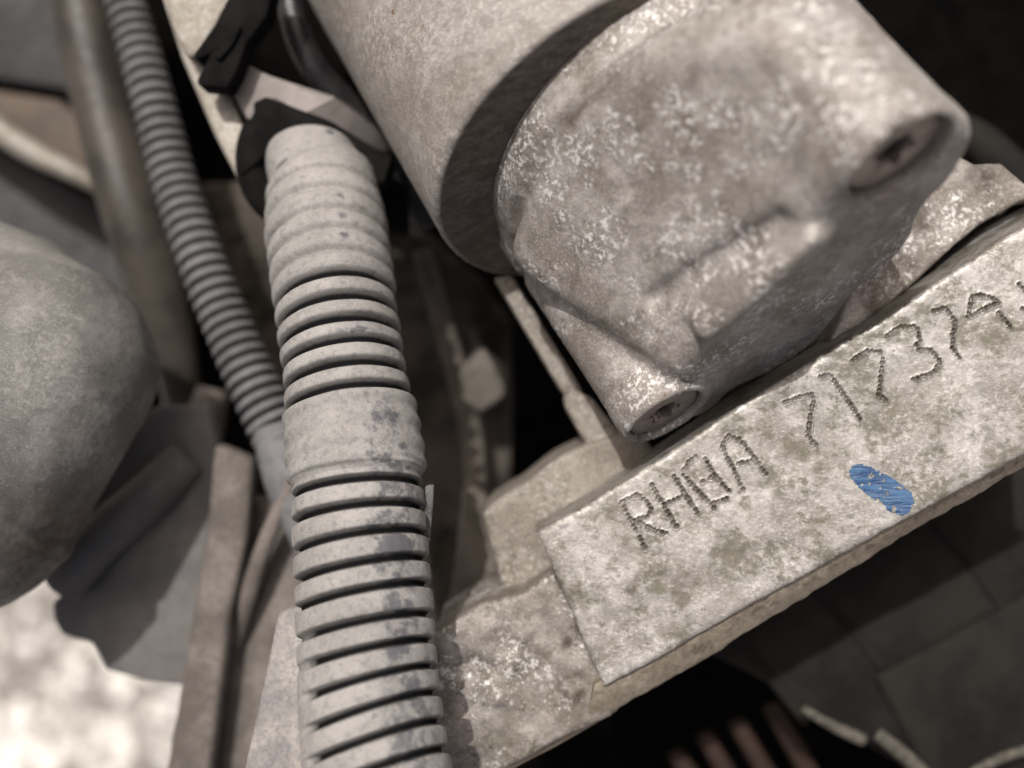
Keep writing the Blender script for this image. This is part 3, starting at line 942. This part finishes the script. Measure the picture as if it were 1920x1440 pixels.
# inner liner closes the top end
Vl, Fl = sweep(C[2:10], R0[2:10] * 0.72, 40)
part('liner', Vl, Fl, M['black'], cond)
# clear film tab on the right side
slab('film_tab', [(797, 912), (806, 908), (814, 909), (811, 960), (806, 1012), (797, 1050), (790, 1000)], -40, 6, M['film'], cond, bevel=1.5)

# ---------------------------------------------------------------- second, thinner conduit
cd2 = thing('corrugated_conduit', P(360, 400, -400), 'thin blurred grey corrugated conduit behind and left of the thick one', 'conduit')
pts = [(215, -60, -600, 34), (252, 60, -590, 36), (285, 180, -570, 38), (325, 330, -550, 40), (375, 480, -520, 42), (432, 620, -500, 44), (490, 750, -480, 47), (530, 830, -470, 50)]
C, R, t = px_path(pts, 900)
per = 22.6
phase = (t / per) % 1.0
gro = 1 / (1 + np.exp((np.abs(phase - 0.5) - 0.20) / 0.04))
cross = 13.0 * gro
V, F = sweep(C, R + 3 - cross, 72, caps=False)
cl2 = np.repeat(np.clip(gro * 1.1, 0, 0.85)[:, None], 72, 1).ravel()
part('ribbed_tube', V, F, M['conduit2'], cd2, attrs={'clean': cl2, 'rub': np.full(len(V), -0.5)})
C, R, t = px_path([(518, 800, -470, 45), (532, 860, -465, 47), (550, 930, -460, 44), (580, 1010, -455, 36), (600, 1080, -455, 32)], 60)
V, F = sweep(C, R, 48)
part('smooth_end', V, F, M['conduit2'], cd2, attrs={'clean': np.zeros(len(V)), 'rub': np.full(len(V), -0.6)})

# ---------------------------------------------------------------- left pipe, rubber boot
o = tube('pipe', [(140, -80, -640, 56), (165, 60, -640, 56), (200, 220, -640, 56), (250, 400, -640, 58), (300, 560, -660, 54), (335, 700, -680, 40), (350, 800, -700, 34), (352, 910, -710, 34)], M['pipe'], n=120, seg=48)
tag(o, 'dark brown pipe running down beside the thin conduit', 'pipe')

# boot
h = 8.0
lo = np.array([-1500., -560., -620.]); hi = np.array([-600., 420., 60.])
g = [np.arange(lo[k], hi[k] + h, h) for k in range(3)]
X, Y, Z = np.meshgrid(*g, indexing='ij')


def cone_cap(p0, p1, r0, r1):
    d = p1 - p0
    t = np.clip(((X - p0[0]) * d[0] + (Y - p0[1]) * d[1] + (Z - p0[2]) * d[2]) / (d @ d), 0, 1)
    return np.sqrt((X - p0[0] - t * d[0])**2 + (Y - p0[1] - t * d[1])**2 + (Z - p0[2] - t * d[2])**2) - (r0 + (r1 - r0) * t)


f1 = cone_cap(P(76, 690, -270), P(-110, 915, -250), 238, 285)
f2 = cone_cap(P(40, 560, -340), P(-220, 470, -360), 140, 160)
f = smin(f1, f2, 60)
sk = np.stack([X, Y, Z], -1)
f = f + vnoise(sk, 1 / 190., 66, 2) * 9 + vnoise(sk, 1 / 40., 67, 2) * 1.2
# moulded groove near its mouth
ax_ = (P(-110, 860, -250) - P(85, 665, -270)); ax_ /= np.linalg.norm(ax_)
m0 = P(85, 665, -270)
al = (X - m0[0]) * ax_[0] + (Y - m0[1]) * ax_[1] + (Z - m0[2]) * ax_[2]
f = f + 10 * np.exp(-((al - 250) / 10)**2) - 10 * np.exp(-((al - 285) / 22)**2)
V, F = surface_nets(f, lo, h)
q_ = V - P(0, 1040, 0)
st = 0.9 * np.exp(-((q_[:, 0] / 150)**2 + (q_[:, 1] / 130)**2)**1.5) * (0.5 + 0.5 * np.clip(vnoise(V, 1 / 25., 70, 3) * 3 + .6, 0, 1))
o = mesh_obj('rubber_boot', V, F, M['rubber'], attrs={'stain_shade': st})
tag(o, 'bulging dusty grey rubber boot at the left edge', 'rubber boot')
# ---------------------------------------------------------------- upper left: bracket, clip, holder, hose
br = thing('metal_bracket', P(380, 180, -330), 'pale dusty metal bracket slanting down between the two conduits', 'bracket')
slab('long_strip', [(285, -60), (330, -60), (480, 290), (500, 400), (470, 385), (400, 250), (340, 110)], -360, 60, M['palemetal'], br, bevel=8)
slab('top_plate', [(300, -60), (470, -60), (440, -10), (372, 102), (352, 110), (320, 50)], -300, 50, M['palemetal'], br, bevel=8)
clip = thing('cable_clip', P(430, 70, -290), 'black plastic clip gripping the metal bracket near the top edge', 'clip')
slab('clip_arm', [(520, -60), (470, -60), (425, 0), (400, 50), (362, 102), (366, 112), (382, 106), (395, 100), (368, 150), (372, 160), (425, 165), (445, 130), (462, 80), (500, 30)], -255, 70, M['black'], clip, bevel=6)
slab('clip_ridge', [(440, 40), (425, 62), (400, 105), (412, 112), (438, 80), (452, 50)], -243, 16, M['black'], clip, bevel=4)
slab('connector_tab', [(462, 118), (500, 138), (560, 158), (630, 180), (690, 222), (740, 268), (720, 290), (640, 258), (570, 215), (510, 190), (488, 192), (470, 235), (448, 200), (436, 170)], -330, 60, M['paleplastic'], bevel=10, dz=[0, 0, 0, 0, -60, -160, -160, -40, 0, 0, 0, 0, 0, 0])
tag(bpy.data.objects['connector_tab'], 'pale pinkish plastic connector tab above the top of the thick conduit', 'connector')
hold = thing('conduit_holder', P(540, 280, -380), 'black open plastic cup that holds the top end of the thick conduit', 'holder')
# ring wall round the conduit's end
t = np.linspace(math.radians(125), math.radians(285), 70)
cc = P(560, 300, -360)
C = np.stack([cc[0] + 88 * 1.18 * np.cos(t), cc[1] + 104 * 1.18 * np.sin(t), np.full(70, cc[2])], -1)
V, F = sweep(C, np.full(70, 36.), 16)
part('cup_wall', V, F, M['black'], hold)
slab('cup_rim', [(474, 192), (498, 180), (620, 226), (735, 296), (720, 345), (670, 330), (600, 262), (560, 242), (515, 262), (484, 305), (450, 330), (458, 280), (478, 240)], -318, 90, M['black'], hold, bevel=6)
slab('cup_back', [(478, 182), (560, 205), (700, 268), (760, 330), (760, 430), (600, 420), (480, 400), (450, 340), (462, 290), (470, 240), (470, 218)], -430, 120, M['black'], hold, bevel=14)
o = tube('rubber_hose', [(545, -80, -420, 26), (545, 0, -420, 26), (560, 70, -420, 27), (590, 130, -430, 28), (650, 200, -450, 30), (740, 300, -480, 30), (800, 420, -520, 30)], M['hose'], n=80, seg=32)
tag(o, 'glossy black rubber hose between the pale bracket and the motor can', 'hose')

# ---------------------------------------------------------------- top left and left background
o = slab('painted_panel', [(-300, -300), (260, -300), (260, 200), (230, 300), (120, 170), (-20, 150), (-300, 150)], -900, 120, M['darkgrey'], bevel=20)
tag(o, 'dark blue grey painted panel in the top left corner', 'panel')
o = slab('rusty_plate', [(-300, 120), (-20, 165), (110, 185), (260, 300), (260, 420), (190, 372), (100, 318), (-10, 260), (-300, 120)], -820, 120, M['brown'], bevel=20)
tag(o, 'rusty brown plate crossing behind the pipe at the left', 'plate')
o = tube('bright_edge_rod', [(-200, 110, -760, 24), (-20, 232, -760, 24), (60, 285, -770, 22), (140, 325, -780, 18), (215, 365, -800, 14)], M['palemetal'], n=40, seg=24)
o.name = 'metal_rod'
tag(o, 'pale metal rod along the lower edge of the rusty plate', 'rod')
o = slab('grey_cover', [(-300, 180), (0, 285), (120, 350), (230, 400), (330, 500), (330, 700), (150, 700), (-300, 600)], -950, 150, M['darkgrey'], bevel=30)
tag(o, 'smooth dark grey cover behind the top of the rubber boot', 'cover')
# grey moulded shield with a wavy lower edge that the ground shows under
o = slab('splash_shield', [(90, 1010), (130, 900), (290, 760), (390, 760), (420, 900), (420, 1100), (400, 1290), (370, 1292), (337, 1286), (260, 1275), (198, 1258), (186, 1232), (170, 1205), (140, 1200), (112, 1190), (98, 1160), (96, 1130), (118, 1112), (128, 1092), (120, 1075)], -490, 60, M['greyplastic'], bevel=14)
tag(o, 'grey plastic shield with wavy lower edge hanging over the bright ground', 'shield')
o = tube('shield_lip', [(118, 1100, -465, 40), (190, 1010, -465, 44), (290, 920, -475, 44), (350, 860, -490, 40)], M['greyplastic'], n=30, seg=24)
tag(o, 'rounded grey rail along the upper edge of the grey shield', 'rail')
# struts
o = slab('strut_bar', [(400, 830), (475, 860), (462, 1010), (432, 1150), (412, 1300), (380, 1560), (290, 1560), (335, 1300), (352, 1200), (385, 1000)], -440, 70, M['strut'], bevel=18)
tag(o, 'muddy brown strut running down beside the bright ground to the bottom edge', 'strut')
o = slab('strut_plate', [(400, 1000), (470, 930), (560, 960), (620, 1200), (600, 1600), (350, 1600), (385, 1300), (405, 1150)], -490, 80, M['strut'], bevel=18)
tag(o, 'mottled brown plate behind the lower end of the thick conduit', 'plate')
o = tube('strut_rod', [(550, 900, -440, 14), (505, 1000, -450, 16), (470, 1100, -460, 17), (435, 1250, -500, 14)], M['strut'], n=30, seg=20)
o.name = 'short_rod'
tag(o, 'short slanting brown rod left of the thick conduit', 'rod')
o = tube('pipe_joint', [(300, 905, -690, 40), (345, 915, -690, 46), (390, 905, -690, 40)], M['black'], n=20, seg=24)
tag(o, 'black rubber joint at the lower end of the brown pipe', 'joint')
o = tube('brown_fitting', [(400, 730, -640, 30), (385, 790, -640, 36), (375, 850, -650, 34)], M['strut'], n=20, seg=24)
o.name = 'pipe_fitting'
tag(o, 'small brown fitting between the pipe and the thin conduit', 'fitting')
# scuffed plate under the conduit's lower left
o = slab('guide_plate', [(520, 1152), (545, 1140), (600, 1135), (640, 1300), (640, 1560), (440, 1560), (462, 1420), (492, 1290)], -60, 50, M['plate'], bevel=10, dz=[-20, -10, 0, 0, 0, 0, 0, -10])
tag(o, 'scuffed grey guide plate under the lower left side of the thick conduit', 'plate')

# ---------------------------------------------------------------- middle gap
M['dimnut2'] = simple_mat('grimy_brown_tube', (0.085, 0.074, 0.06), (0.14, 0.12, 0.10), rough=0.8)
o = tube('brake_line', [(790, 470, -620, 18), (828, 600, -620, 20), (862, 720, -620, 22), (885, 820, -620, 22), (890, 920, -600, 22), (880, 1030, -580, 23), (870, 1120, -560, 26), (850, 1220, -540, 34)], M['dimnut2'], n=80, seg=24)
tag(o, 'blurred brown metal line deep in the gap right of the thick conduit', 'pipe')
M['dimnut'] = simple_mat('grimy_nut_steel', (0.10, 0.088, 0.07), (0.15, 0.13, 0.11), rough=0.8)
o = slab('square_nut', [(860, 690), (905, 650), (950, 690), (945, 745), (900, 775), (865, 750)], -590, 70, M['dimnut'], bevel=12)
tag(o, 'blurred square nut on the brown line in the dark gap', 'nut')
o = slab('lower_web', [(840, 1180), (868, 900), (915, 930), (945, 1090), (960, 1150), (930, 1250), (840, 1250)], -470, 80, M['dimnut2'], bevel=16)
tag(o, 'dusty metal web rising from the rough casting beside the brown lug', 'web')
# grimy lumps in the gap
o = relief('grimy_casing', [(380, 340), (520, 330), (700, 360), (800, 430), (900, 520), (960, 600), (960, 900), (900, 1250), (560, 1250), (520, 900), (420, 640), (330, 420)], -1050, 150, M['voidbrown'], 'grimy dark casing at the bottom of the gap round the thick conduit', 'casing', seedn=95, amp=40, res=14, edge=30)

# ---------------------------------------------------------------- black slab added below, coloured as the bay's deep shade
o = slab('deep_shade_slab', [(-60, -400), (1100, -500), (3300, -600), (3300, 2200), (980, 2200), (440, 2000), (430, 1300), (300, 1150), (240, 800), (-300, 650), (-900, 300), (-900, -400)], -1300, 200, M['void'], bevel=20)
tag(o, 'added black slab deep behind everything, standing in for deep shade', 'casing')
o = tube('grey_shaft', [(1775, 225, -620, 24), (1830, 262, -600, 34), (1900, 325, -580, 36), (2050, 470, -560, 38)], M['sheath'], n=40, seg=32)
o.name = 'dark_shaft'
tag(o, 'blurred dark grey shaft passing behind the upper corner of the motor nose', 'shaft')

# ---------------------------------------------------------------- bottom right: dark ribbed cover, fins, edges
M['rim'] = simple_mat('worn_plastic_edge', (0.05, 0.045, 0.036), (0.13, 0.118, 0.095), rough=0.8, scale=5)
cov = thing('ribbed_cover', P(1650, 1250, -420), 'dark ribbed plastic cover filling the lower right corner under the bar', 'cover')
slab('cover_panel', [(1330, 1225), (1480, 1130), (1760, 970), (2150, 740), (2300, 1000), (2200, 1600), (1800, 1600), (1700, 1440), (1560, 1360), (1500, 1330), (1440, 1280)], -530, 80, M['sheath'], cov, bevel=14)
for pts_ in ([(1380, 1185), (1440, 1262), (1512, 1352)], [(1528, 1102), (1590, 1172), (1655, 1250)], [(1755, 980), (1815, 1052), (1880, 1140)]):
    tube('rib', [(x_, y_, -532, 11) for x_, y_ in pts_], M['sheath'], cov, n=30, seg=16)
slab('raised_panel', [(1880, 1140), (2200, 960), (2300, 1300), (2100, 1600), (1760, 1500), (1640, 1270)], -520, 40, M['sheath'], cov, bevel=22)
o = tube('cover_rim', [(1505, 1328, -470, 7), (1560, 1360, -470, 10), (1620, 1388, -470, 12)], M['rim'], cov, n=20, seg=14)
o = tube('cover_rim', [(1645, 1375, -460, 12), (1700, 1420, -460, 14), (1760, 1480, -460, 14)], M['rim'], cov, n=20, seg=14)
o = tube('cover_rim', [(1820, 1450, -450, 8), (1870, 1425, -450, 9), (1960, 1395, -450, 9)], M['rim'], cov, n=20, seg=14)
fins = [(1270, 1425, 1330, 1500), (1325, 1390, 1395, 1500), (1385, 1365, 1470, 1500), (1450, 1335, 1550, 1500)]
for k_, (x0, y0, x1, y1) in enumerate(fins):
    o = slab('cooling_fin', [(x0 - 14, y0), (x0 + 14, y0 - 10), (x1 + 18, y1), (x1 - 18, y1 + 10)], -700, 60, M['fin'], bevel=10)
    tag(o, ['shortest rusty fin, leftmost of the four at the bottom edge', 'second rusty fin from the left at the bottom edge', 'third rusty fin from the left at the bottom edge', 'longest rusty fin, rightmost of the four beside the ribbed cover'][k_], 'fin', 'rusty fins at the bottom edge')
